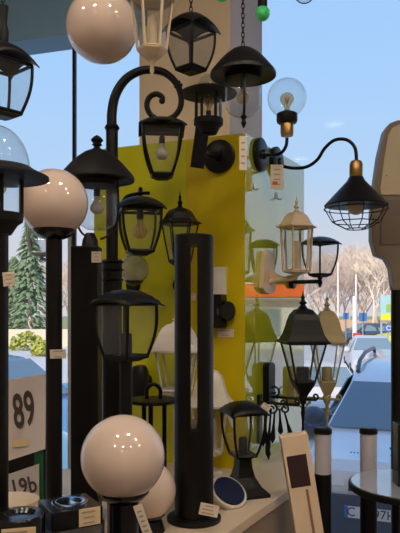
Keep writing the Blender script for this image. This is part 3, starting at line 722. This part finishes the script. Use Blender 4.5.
# prop it
MB().tube([c-nrm*.015, Vector((c.x-nrm.x*.05, c.y+.04, SHZ))], .006, 8).build('prop', WHITE, t)

# ------------------------------------------------------------ number signs
c = P(10, 430, 1.97)
t = thing('sign_rack', 'dark rack holding house number plates at the left', 'rack', (c.x, c.y, SHZ))
x0 = P(-25, 0, 1.97).x; x1 = P(46, 0, 1.97).x; zt2 = P(0, 470, 1.97).z
MB().box(((x0+x1)/2, 1.975, (SHZ+P(0, 395, 1.97).z)/2), (x1-x0, .02, P(0, 395, 1.97).z-SHZ)).build('board', DARKB, t, smooth=False)
x2 = P(40.5, 0, 1.97).x
MB().box((x2, 1.955, (P(0, 452, 1.95).z+SHZ)/2), (.026, .016, P(0, 452, 1.95).z-SHZ)).build('green_edge', GREENE, t, smooth=False)
def quad_plate(name, px4, d, m, txt, tx, ty, size, label, sx=.62):
    pts = [P(x, y, d) for x, y in px4]; t = thing(name, label, 'sign', sum(pts, Vector())/4)
    MB().prism(pts, (0, .004, 0)).build('plate', m, t, smooth=False)
    return t
t = quad_plate('house_number_sign', [(-20, 384), (46, 374), (45, 449), (-20, 470)], 1.93, SIGNW, '', 0, 0, 0, 'white house number plate reading 89 on the left rack')
RT = FRONT@Matrix.Rotation(.10, 3, 'Z')
text_mesh('8', .145, INK, t, P(18.5, 413, 1.928), RT, name='digit', sx=.46, bold=.003)
text_mesh('9', .145, INK, t, P(29.5, 410, 1.928), RT, name='digit', sx=.46, bold=.003)
MB().box(P(20, 443, 1.927), (.05, .022, .001), RT).build('price_label', TAGY, t, smooth=False)
t = quad_plate('house_number_sign', [(-20, 484), (39, 464), (39, 512), (-20, 520)], 1.93, SIGNG, '', 0, 0, 0, 'grey house number plate reading 19b on the left rack')
text_mesh('19b', .070, INK, t, P(23.5, 487, 1.928), FRONT@Matrix.Rotation(.2, 3, 'Z'), name='digits', sx=.78, bold=.0012)

# black plinth with two recessed lights
pl = MB().box((-.288, 1.20, 1.155/2), (.180, .26, 1.155)).build('display_plinth', BLACK, None, smooth=False, bevel=.002)
tag(pl, 'black display plinth at lower left carrying two recessed lights', 'plinth')
PZ = 1.155+.0005
c = Vector((-.258, 1.27, PZ)); Rz = Matrix.Rotation(.52, 3, 'Z')
t = thing('recessed_spotlight', 'square black recessed light with chrome ring and clear base', 'recessed light', c)
MB().box(c+Vector((0, 0, .008)), (.098, .098, .016), Rz).build('clear_base', glassmat('acrylic', (.8, .8, .76), .2), t, smooth=False, bevel=.002)
MB().box(c+Vector((0, 0, .034)), (.100, .100, .036), Rz).build('body', BLACKG, t, smooth=False, bevel=.002)
MB().lathe([(.036, 0), (.036, .003), (.026, .004), (.020, .001)], c+Vector((0, 0, .052)), 32).build('chrome_ring', CHROME, t)
nn = Rz@Vector((0, -1, 0)); nn2 = Rz@Vector((-1, 0, 0))
price_tag(0, 0, 1.25, 22, 17, 'cream price label on the square recessed light', pos=c+nn*.0525-nn.cross(Z)*(.022)+Vector((0, 0, .036)), n=nn, m=TAGY, lines=3)
c = Vector((-.338, 1.20, PZ))
t = thing('recessed_spotlight', 'round black recessed light with clear base at lower left corner', 'recessed light', c)
MB().lathe([(.046, 0), (.046, .016)], c, 32).build('clear_base', glassmat('acrylic_b', (.8, .8, .76), .2), t)
MB().lathe([(.047, .016), (.047, .050), (.044, .054), (.03, .055), (.022, .048)], c, 36).build('body', BLACKG, t, ang=40)
price_tag(0, 0, 1.16, 33, 19, 'cream price label on the round recessed light', pos=c+Vector((.012, -.049, .026)), n=Vector((.25, -1, 0)), m=TAGY, lines=3)
o = MB().lathe([(.055, 0), (.055, .008), (.04, .014), (.003, .018)], P(14, 503, 1.42), 30).build('disc_cover', CREAM, None); tag(o, 'cream round cover lying behind the round recessed light', 'cover')
c_ = P(14, 503, 1.42)
o = MB().lathe([(.045, SHZ if c_.y > 1.39 else 0), (.045, c_.z-.0005)], (c_.x, c_.y, 0), 24).build('display_riser', BLACK, None); tag(o, 'black round riser under the cream cover at left', 'riser')

# long white strip tag by the large globe
price_tag(143, 521, 1.34, 9, 34, 'long white paper tag leaning below the large foreground globe', roll=.35, lines=4)

# ------------------------------------------------------------ right side
# carton leaning on the cabinet
top = P(293, 438, 2.02); base = Vector((top.x+.19, 2.02, .0))
ax = (top-base).normalized(); xr = Vector((1, 0, 0)); xr = (xr-ax*xr.dot(ax)).normalized(); yr = ax.cross(xr)
Rm = Matrix((xr, yr, ax)).transposed(); Lc = (top-base).length
cc = (top+base)/2+Vector((0, 0, .012))
t = thing('carton', 'long narrow brown carton with dark printed label leaning on the cabinet end', 'box', base)
MB().box(cc, (.086, .055, Lc), Rm).build('box', CARD, t, smooth=False, bevel=.0015)
fy = -1 if (Rm@Vector((0, -1, 0))).y < 0 else 1
MB().box(cc+Rm@Vector((-.004, fy*.0282, Lc/2-.11)), (.062, .001, .10), Rm).build('label_print', DARKPRINT, t, smooth=False)
MB().box(cc+Rm@Vector((.012, fy*.0282, Lc/2-.42)), (.008, .001, .5), Rm).build('seam', mat('carton_seam', (150, 116, 84), .8), t, smooth=False)

for px, w in ((323, 'nearer the brown carton'), (368.5, 'behind the round table')):
    d = 2.43; s = d/FPX; c = P(px, 430, d); zw = P(0, 473, d).z
    t = thing('bollard_lamp', 'black post bollard lamp with white diffuser and black cap, '+w, 'bollard lamp', (c.x, c.y, 0), 'white diffuser bollards')
    MB().lathe([(8.4*s, 0), (8.4*s, zw)], (c.x, c.y, 0), 28).build('post', BLACK, t)
    MB().lathe([(8.3*s, zw), (8.3*s, c.z-.010)], (c.x, c.y, 0), 28).build('diffuser', OPAL2, t)
    MB().lathe([(9*s, c.z-.012), (9*s, c.z+.004), (7*s, c.z+.010)], (c.x, c.y, 0), 28).build('cap', BLACK, t)
    MB().lathe([(.04, 0), (.04, .008), (.035, .012)], (c.x, c.y, 0), 28).build('foot', BLACK, t)

c = Vector((.695, 2.15, 0)); zt3 = 1.0
t = thing('round_table', 'small round grey glossy table with black rim at right edge', 'table', c)
MB().lathe([(.188, zt3-.022), (.192, zt3-.018), (.192, zt3-.004), (.188, zt3)], c, 56).build('rim', BLACK, t)
MB().lathe([(.183, zt3), (.183, zt3+.002)], c, 56).build('tabletop', TABLETOP, t)
MB().lathe([(.025, .02), (.025, zt3-.02)], c, 20).build('leg', BLACK, t); MB().lathe([(.15, 0), (.15, .01), (.03, .03)], c, 32).build('base', BLACK, t)
bx = MB().box((.687, 2.13, zt3+.002+.103), (.075, .06, .205)).build('package', BLACKG, None, smooth=False, bevel=.002)
tag(bx, 'black upright package standing on the round table at right edge', 'package')
# taupe street lamp head on its pole
d = 2.66; s = d/FPX
cx = 410
left = [(398, 120), (390, 123), (385, 130), (379, 155), (374, 190), (372, 215), (372, 240), (376, 255), (386, 259), (391, 268), (394, 290)]
outl = [P(x, y, d) for x, y in left]+[P(2*cx-x, y, d) for x, y in reversed(left)]
t = thing('street_lamp', 'taupe road lamp head with cream diffuser on a black pole, right edge', 'street lamp', (P(cx-12, 0, d).x, d, 0))
MB().prism(outl, (0, .06, 0)).build('housing', LAMPHEAD, t, smooth=False, bevel=.004)
inn = [(399, 125), (392, 128), (388, 135), (384, 158), (380, 188), (381, 195)]
MB().prism([P(x, y, d)+Vector((0, -.006, 0)) for x, y in inn]+[P(2*cx-x, y, d)+Vector((0, -.006, 0)) for x, y in reversed(inn)], (0, .008, 0)).build('diffuser', LAMPPANEL, t, smooth=False, bevel=.001)
MB().prism([P(x, y, d)+Vector((0, -.004, 0)) for x, y in ((382, 200), (2*cx-382, 200), (2*cx-380, 245), (380, 245))], (0, .006, 0)).build('cover_plate', mat('taupe_cover', (112, 98, 84), .5), t, smooth=False, bevel=.001)
MB().sphere(P(386, 176, d)+Vector((0, -.008, 0)), .0025, 8, 6).build('screw', INK, t)
pc = P(400, 280, d); MB().lathe([(.028, 0), (.028, P(0, 280, d).z)], (pc.x, d+.03, 0), 20).build('pole', BLACK, t)
MB().lathe([(.05, 0), (.05, .01), (.02, .03)], (pc.x, d+.03, 0), 20).build('foot', BLACK, t)

# ------------------------------------------------------------ outdoors
GZ = -1.05
def gp(px, d): v = P(px, 300, d); v.z = GZ; return v
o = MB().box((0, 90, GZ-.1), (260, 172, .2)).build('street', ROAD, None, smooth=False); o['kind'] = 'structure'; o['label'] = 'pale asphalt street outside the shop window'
o = MB().box((0, 100, GZ+.04), (240, 90, .08)).build('verge', GRASS, None, smooth=False); o['kind'] = 'structure'; o['label'] = 'dry grass verge beyond the street'

def car(name, label, cat, front, yaw, Lg, W, H, m, hood=.55, group=None, van=False, detail=False):
    t = thing(name, label, cat, front, group)
    fw = Vector((math.sin(yaw), math.cos(yaw), 0)); rt = Vector((math.cos(yaw), -math.sin(yaw), 0))
    def q(sx, x, z): return Vv(front)+fw*sx*Lg+rt*x*W/2+Z*z*H
    if van: st = [(0, .50, .50, .80), (.02, .55, .55, .90), (.10, .57, .57, .93), (.19, .62, .62, .93), (.33, .895, .60, .66), (.48, .97, .62, .68), (.92, 1.0, .62, .72), (.985, .94, .62, .70), (1.0, .60, .58, .9)]
    else: st = [(0, .42, .42, .80), (.03, .52, .50, .88), (.12, .60, .58, .92), (.27, .66, .64, .92), (.42, .96, .62, .66), (.55, 1.0, .62, .68), (.72, .98, .62, .66), (.90, .68, .66, .80), (1.0, .62, .60, .82)]
    vs = []; fs = []
    for sx, zr, zb_, wr in st:
        for x, z in ((-.86, .18), (-1, .32), (-.99, zb_*.9), (-(.97 if zr > .7 else .95), zb_), (-wr, zr-.03), (-wr*.8, zr), (wr*.8, zr), (wr, zr-.03), ((.97 if zr > .7 else .95), zb_), (.99, zb_*.9), (1, .32), (.86, .18)):
            if zr <= .7 and abs(x) in (.95,): pass
            vs.append(q(sx, x, min(z, zr)))
    k = 12
    for i in range(len(st)-1):
        for j in range(k): fs.append((i*k+j, i*k+(j+1) % k, (i+1)*k+(j+1) % k, (i+1)*k+j))
    fs.append(tuple(range(k))); fs.append(tuple(range(len(st)*k-1, (len(st)-1)*k-1, -1)))
    body = MB().add(vs, fs).build('body', m, t, ang=28)
    def patch(nm, pts, mm, th=.012, par=None):
        nrm_ = (pts[1]-pts[0]).cross(pts[2]-pts[1]).normalized(); cen = sum(pts, Vector())/len(pts)
        mid = q(.5, 0, .5)
        if nrm_.dot(cen-mid) < 0: nrm_ = -nrm_
        MB().prism([p+nrm_*.001 for p in pts], nrm_*th).build(nm, mm, par or t, smooth=False, bevel=.003)
    i0, i1 = (3, 4)
    s0, s1 = st[i0], st[i1]
    lerp = lambda a_, b_, k_: a_+(b_-a_)*k_
    def ws(k_, x): return q(lerp(s0[0], s1[0], k_), x*lerp(s0[3], s1[3], k_)*.8/.8, lerp(s0[1], s1[1], k_)+.004)
    patch('windscreen', [ws(.05, -.92), ws(.05, .92), ws(.93, .90), ws(.93, -.90)], VANT, .02)
    # side windows
    sa, sb = s1[0], st[-3][0]
    for sg in (-1, 1):
        for (a_, b_) in ((sa-.06, (sa+sb)/2-.02), ((sa+sb)/2+.01, sb-.02)):
            wr = s1[3]
            patch('side_window', [q(a_, sg*.965, .655), q(b_, sg*.965, .655), q(b_-.01, sg*(wr+.03), .90), q(max(a_, sa)+.01, sg*(wr+.03), .90)], VANT, .015)
        for sx in (.17, .82):
            wc = q(sx, sg*.92, 0); wc.z = front[2]+.31
            M = Matrix((fw, Z, rt*sg)).transposed()
            w_ = MB().lathe([(.20, -.10), (.31, -.09), (.31, .07), (.28, .09)], wc, 24, R=M).build('wheel', TYRE, t)
            if detail or not van: MB().lathe([(.19, .075), (.17, .095), (.05, .10)], wc, 16, R=M).build('rim', SILVER, w_)
        patch('headlight', [q(-.002, sg*.48, .42), q(-.002, sg*.76, .42), q(.012, sg*.82, .50), q(.012, sg*.5, .48)], WHITE, .02)
        mp = q(s0[0]+.05, sg*1.10, .68)
        mr = MB().sphere(mp, .15, 14, 8, (1, 1, .8)).build('mirror', m if not detail else PLAST, t); 
        if van:
            MB().tube([q(.40, sg*.60, .93), q(.45, sg*.61, .99), q(.60, sg*.62, 1.025), q(.84, sg*.62, 1.02), q(.87, sg*.62, .98)], .028, 8).build('roof_rail', PLAST, t)
    patch('bumper', [q(-.004, -.84, .16), q(-.004, .84, .16), q(-.004, .86, .38), q(-.004, -.86, .38)], PLAST, .05)
    patch('grille', [q(-.003, -.44, .40), q(-.003, .44, .40), q(-.001, .42, .47), q(-.001, -.42, .47)], PLAST, .02)
    return t, q, fw, rt
vf = Vector((1.86, 6.35, GZ)); vy = .37
t, q, fw, rt = car('delivery_van', 'pale blue-white van with roof rails parked nose-on outside the window', 'van', vf, vy, 4.6, 1.74, 1.93, VANW, van=True, detail=True)
B = Matrix((rt, Z, -fw)).transposed()
pc = q(-.004, 0, .30)-fw*.055-rt*.16
pl = MB().box(pc, (.50, .115, .01), B).build('number_plate', SIGNW, t, smooth=False, bevel=.002)
MB().box(pc-rt*.232-fw*.006, (.034, .113, .003), B).build('plate_band', BLUES, pl, smooth=False)
text_mesh('C', .125, INK, pl, pc-rt*.185-fw*.007, B, name='plate_lettering'); text_mesh('97H', .125, INK, pl, pc+rt*.14-fw*.007, B, name='plate_lettering')
# lettering and badge on the bonnet
hb = Matrix((rt, (q(.10, 0, .62)-q(.02, 0, .55)).normalized(), -fw.cross(rt).normalized() if False else ((q(.10, 0, .62)-q(.02, 0, .55)).normalized().cross(rt)*-1).normalized())).transposed()
def hoodpt(k, x): return q(.02+.08*k, x, .553+.07*k)+Z*.006
mk = MB()
for i in range(7): mk.box(hoodpt(.3, -.44+i*.04), (.018, .022, .003), hb)
for i in range(4): mk.box(hoodpt(.3, .02+i*.05), (.02, .022, .003), hb)
mk.build('bonnet_lettering', BLUES, t, smooth=False)
sw = MB(); sw.tube(catmull([hoodpt(.62, .0), hoodpt(.8, .12), hoodpt(.62, .27), hoodpt(.8, .38)]), .014, 6); sw.torus(hoodpt(.72, .18), .07, .012, hb@Matrix.Rotation(PI/2, 3, 'X'), 20, 6, 1.8, 1); sw.build('bonnet_logo', BLUES, t)

car('hatchback', 'blue car parked outside behind the left number plates', 'car', gp(122, 8.6)+Vector((.0, 0, 0)), -1.30, 4.2, 1.8, 1.95, BLUEC)
car('hatchback', 'dark grey car parked far off beside the white pole', 'car', gp(334, 41), 1.35, 4.6, 1.8, 1.5, CARD_D, group='cars in the street')
car('hatchback', 'yellow car far off below the billboard', 'car', gp(377, 38), 1.35, 4.4, 1.8, 1.5, CARY, group='cars in the street')
car('hatchback', 'silver car behind the van roof', 'car', gp(378, 22), .15, 4.2, 1.75, 1.5, CARS, group='cars in the street')
car('hatchback', 'cream white car parked left of the van behind the olive lantern', 'car', gp(330, 12.5), .1, 4.0, 1.7, 1.35, CARB, group='cars in the street')

def post(name, label, cat, px, d, ytop, w, m, cap=None):
    c = gp(px, d); z1 = P(0, ytop, d).z
    t = thing(name, label, cat, c)
    MB().lathe([(w/2, GZ), (w/2*.8, z1)], (c.x, c.y, 0), 12).build('shaft', m, t)
    MB().lathe([(w*.8, GZ), (w*.8, GZ+.12)], (c.x, c.y, 0), 12).build('base', m, t); return t
post('red_bollard', 'red street bollard post beside the silver car', 'bollard', 357, 27, 333, .42, RED)
post('street_pole', 'thick white street pole behind the red bollard', 'pole', 354.5, 29, 296, .22, WHITE)
post('street_pole', 'thin upper white mast above the thick white pole', 'pole', 356, 31, 274, .10, WHITE)
post('street_pole', 'thin pale street pole left of the thick white one', 'pole', 338, 34, 262, .10, WHITE)
def roundsign(px, py, d, r, label, sq=False):
    c = P(px, py, d); t = thing('road_sign', label, 'road sign', (c.x, c.y, GZ), 'blue road signs')
    if sq: MB().box(c, (r*2, .04, r*2.2)).build('panel', BLUES, t, smooth=False)
    else: MB().lathe([(r, 0), (r, .04)], c, 24, R=FRONT).build('panel', BLUES, t); MB().torus(c+Vector((0, -.045, 0)), r*.5, r*.10, None, 20, 5).build('white_symbol', WHITE, t)
    MB().tube([(c.x, c.y+.04, GZ), (c.x, c.y+.04, c.z)], .04, 8).build('post', SILVER, t)
roundsign(346, 316, 36, .16, 'small square blue road sign left of the white pole', True)
roundsign(363, 317, 33, .2, 'square blue road sign right of the white pole', True)
roundsign(388.5, 328, 25, .17, 'round blue road sign in front of the yellow car')
c = P(388, 308, 30)
t = thing('billboard', 'colourful billboard in front of the bare trees, right side', 'billboard', (c.x, c.y, GZ))
MB().box(c, (.75, .12, 1.2)).build('panel', mat('poster_sky', (160, 196, 196), .5, noise=.2, nscale=2), t, smooth=False)
MB().box(c+Vector((0, -.08, -.42)), (.7, .03, .3)).build('poster_band', CARY, t, smooth=False)
MB().box(c+Vector((.1, -.08, -.0)), (.4, .03, .35)).build('poster_patch', mat('poster_green', (150, 176, 84), .5), t, smooth=False)
for sg in (-1, 1): MB().tube([(c.x+sg*.3, c.y+.05, GZ), (c.x+sg*.3, c.y+.05, c.z-.6)], .05, 8).build('post', SILVER, t)

# bare trees
def tree_mesh(name, seed, H, m, spread=.55, depth=6, r0=.16):
    rnd = random.Random(seed); mb = MB(); br = MB()
    def grow(p, dr, ln, r, lv):
        tgt = mb if lv >= depth-1 else br
        p1 = p+dr*ln*.5+Vector((rnd.uniform(-1, 1), rnd.uniform(-1, 1), 0))*ln*.05; p2 = p+dr*ln
        tgt.tube([p, p1, p2], [r, r*.85, r*.68], 5 if lv > 2 else 3, cap=False)
        if lv == 0: return
        for k in range(3 if lv < 5 else 3):
            ax_ = Vector((rnd.uniform(-1, 1), rnd.uniform(-1, 1), rnd.uniform(-.2, .5))).normalized()
            nd = (dr+ax_*spread*rnd.uniform(.7, 1.4)).normalized(); nd.z = max(nd.z, -.05)
            grow(p2-dr*ln*.25*k*rnd.random(), nd.normalized(), ln*rnd.uniform(.62, .82), max(r*.6, .012), lv-1)
    grow(Vector((0, 0, 0)), Vector((0, 0, 1)), H*.28, r0, depth)
    return mb, br
protos = []
for i, (H, m) in enumerate(((9, BARK), (8, BARKG), (10, BARK2), (7.5, BARK))):
    mb, br = tree_mesh('t', 11+i, H, m, r0=.11, spread=.6); mb.f = mb.f; protos.append((mb, br, m))
made = {}
def bare_tree(px, d, k, sc, rot, label, grp='bare winter trees beyond the street'):
    c = gp(px, d); t = thing('bare_tree', label, 'tree', c, grp)
    if k not in made:
        mb, br, m = protos[k]
        def mk_(b_, nm):
            me = bpy.data.meshes.new(nm); me.from_pydata([tuple(v) for v in b_.v], [], b_.f); me.materials.append(m); return me
        made[k] = (mk_(mb, 'trunk'), mk_(br, 'branches'))
    for nm, me in zip(('trunk', 'branches'), made[k]):
        o_ = bpy.data.objects.new(nm, me); COL.objects.link(o_); o_.parent = t
    t.scale = (sc, sc, sc); t.rotation_euler = (0, 0, rot)
kinds = 0
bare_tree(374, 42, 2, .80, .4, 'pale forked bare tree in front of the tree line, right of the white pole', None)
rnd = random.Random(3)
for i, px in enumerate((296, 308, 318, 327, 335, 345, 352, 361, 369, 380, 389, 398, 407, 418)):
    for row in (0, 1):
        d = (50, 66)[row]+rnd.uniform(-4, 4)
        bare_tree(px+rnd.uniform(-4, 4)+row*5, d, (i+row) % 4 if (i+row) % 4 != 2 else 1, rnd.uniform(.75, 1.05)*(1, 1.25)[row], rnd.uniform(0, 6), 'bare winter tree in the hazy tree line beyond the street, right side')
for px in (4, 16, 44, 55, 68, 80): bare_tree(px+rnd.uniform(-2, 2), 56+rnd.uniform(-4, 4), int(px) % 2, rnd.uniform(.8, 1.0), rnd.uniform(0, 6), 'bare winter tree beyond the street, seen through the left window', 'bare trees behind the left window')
# conifer
def conifer(px, d, H, Rb, seed, label):
    rnd_ = random.Random(seed); c = gp(px, d); t = thing('conifer_tree', label, 'tree', c, 'evergreens behind the left window')
    MB().lathe([(.2, 0), (.03, H)], c, 8).build('trunk', BARK, t)
    mb = MB()
    for i in range(900):
        k = rnd_.random()**.8; z = H*(.08+.92*k); rr = Rb*(1-k)**.8*(.35+.65*rnd_.random())+.05; a_ = rnd_.uniform(0, 2*PI)
        p = c+Vector((rr*math.cos(a_), rr*math.sin(a_), z)); u_ = Vector((math.cos(a_), math.sin(a_), -.35)); w_ = Vector((-math.sin(a_), math.cos(a_), rnd_.uniform(-.3, .3))); L_ = rnd_.uniform(.3, .7)
        mb.add([p-u_*L_*.5, p+w_*L_*.3, p+u_*L_*.6-Z*.1, p-w_*L_*.3, p+Z*.08], [(0, 1, 4), (1, 2, 4), (2, 3, 4), (3, 0, 4), (0, 3, 2, 1)])
    mb.build('foliage', NEEDLE, t, smooth=False)
conifer(30, 44, 8.6, 1.7, 1, 'tall dark conifer beyond the street, left window')
conifer(14, 48, 6.2, 1.5, 2, 'shorter conifer at the far left, beside the tall one')
def bush(px, d, r, seed, label):
    rnd_ = random.Random(seed); c = gp(px, d); mb = MB()
    for i in range(220):
        v = Vector((rnd_.gauss(0, 1), rnd_.gauss(0, 1), rnd_.gauss(0, 1))).normalized()*r*(.6+.4*rnd_.random()); v.z = abs(v.z)*.9
        a_ = Vector((rnd_.gauss(0, 1), rnd_.gauss(0, 1), rnd_.gauss(0, 1))).normalized()*.16; b_ = a_.orthogonal().normalized()*.12; p = c+v+Vector((0, 0, .1))
        mb.add([p-a_, p+b_, p+a_, p-b_, p+a_.cross(b_).normalized()*.05], [(0, 1, 4), (1, 2, 4), (2, 3, 4), (3, 0, 4), (3, 2, 1, 0)])
    tag(mb.build('bush', BUSH, None, smooth=False), label, 'bush')
bush(27, 38, 1.1, 5, 'yellow-green bush at the foot of the tall conifer'); bush(46, 33.5, .8, 6, 'small yellow-green bush right of the larger bush by the conifer')
wl = MB(); c = gp(35, 41); wl.box((c.x, c.y, GZ+.55), (9, .25, 1.1)); tag(wl.build('garden_wall', mat('garden_wall_plaster', (214, 204, 178), .8), None, smooth=False), 'low cream garden wall behind the bushes, left window', 'wall')
wl = MB(); c = gp(352, 46); wl.box((c.x, c.y, GZ+.8), (14, .2, 1.6)); tag(wl.build('garden_fence', mat('fence_wood', (196, 164, 132), .8), None, smooth=False), 'long tan board fence in front of the right tree line', 'fence')

# filling station style shop with an orange fascia, off to the right (mirrored in the glossy side board)
c = Vector((27, 27, GZ)); yw = Vector((.756, .656, 0)).normalized(); side = Vector((-yw.y, yw.x, 0)); Rb = Matrix((side, yw, Z)).transposed()
t = thing('corner_shop', 'pale shop building with an orange fascia mirrored in the glossy side board', 'building', c)
MB().box(c+yw*2+Z*1.5, (26, 4, 3.0), Rb).build('walls', mat('shop_wall', (214, 218, 206), .8), t, smooth=False)
MB().box(c+yw*1.6+Z*3.5, (27, 5.2, .75), Rb).build('fascia', ORANGE, t, smooth=False)
MB().box(c+yw*1.6+Z*3.95, (27.2, 5.4, .12), Rb).build('roof', WHITE, t, smooth=False)
for k in range(6): MB().box(c-yw*.03+side*(-10+4*k)+Z*1.6, (2.6, .06, 1.7), Rb).build('window', VANT, t, smooth=False)
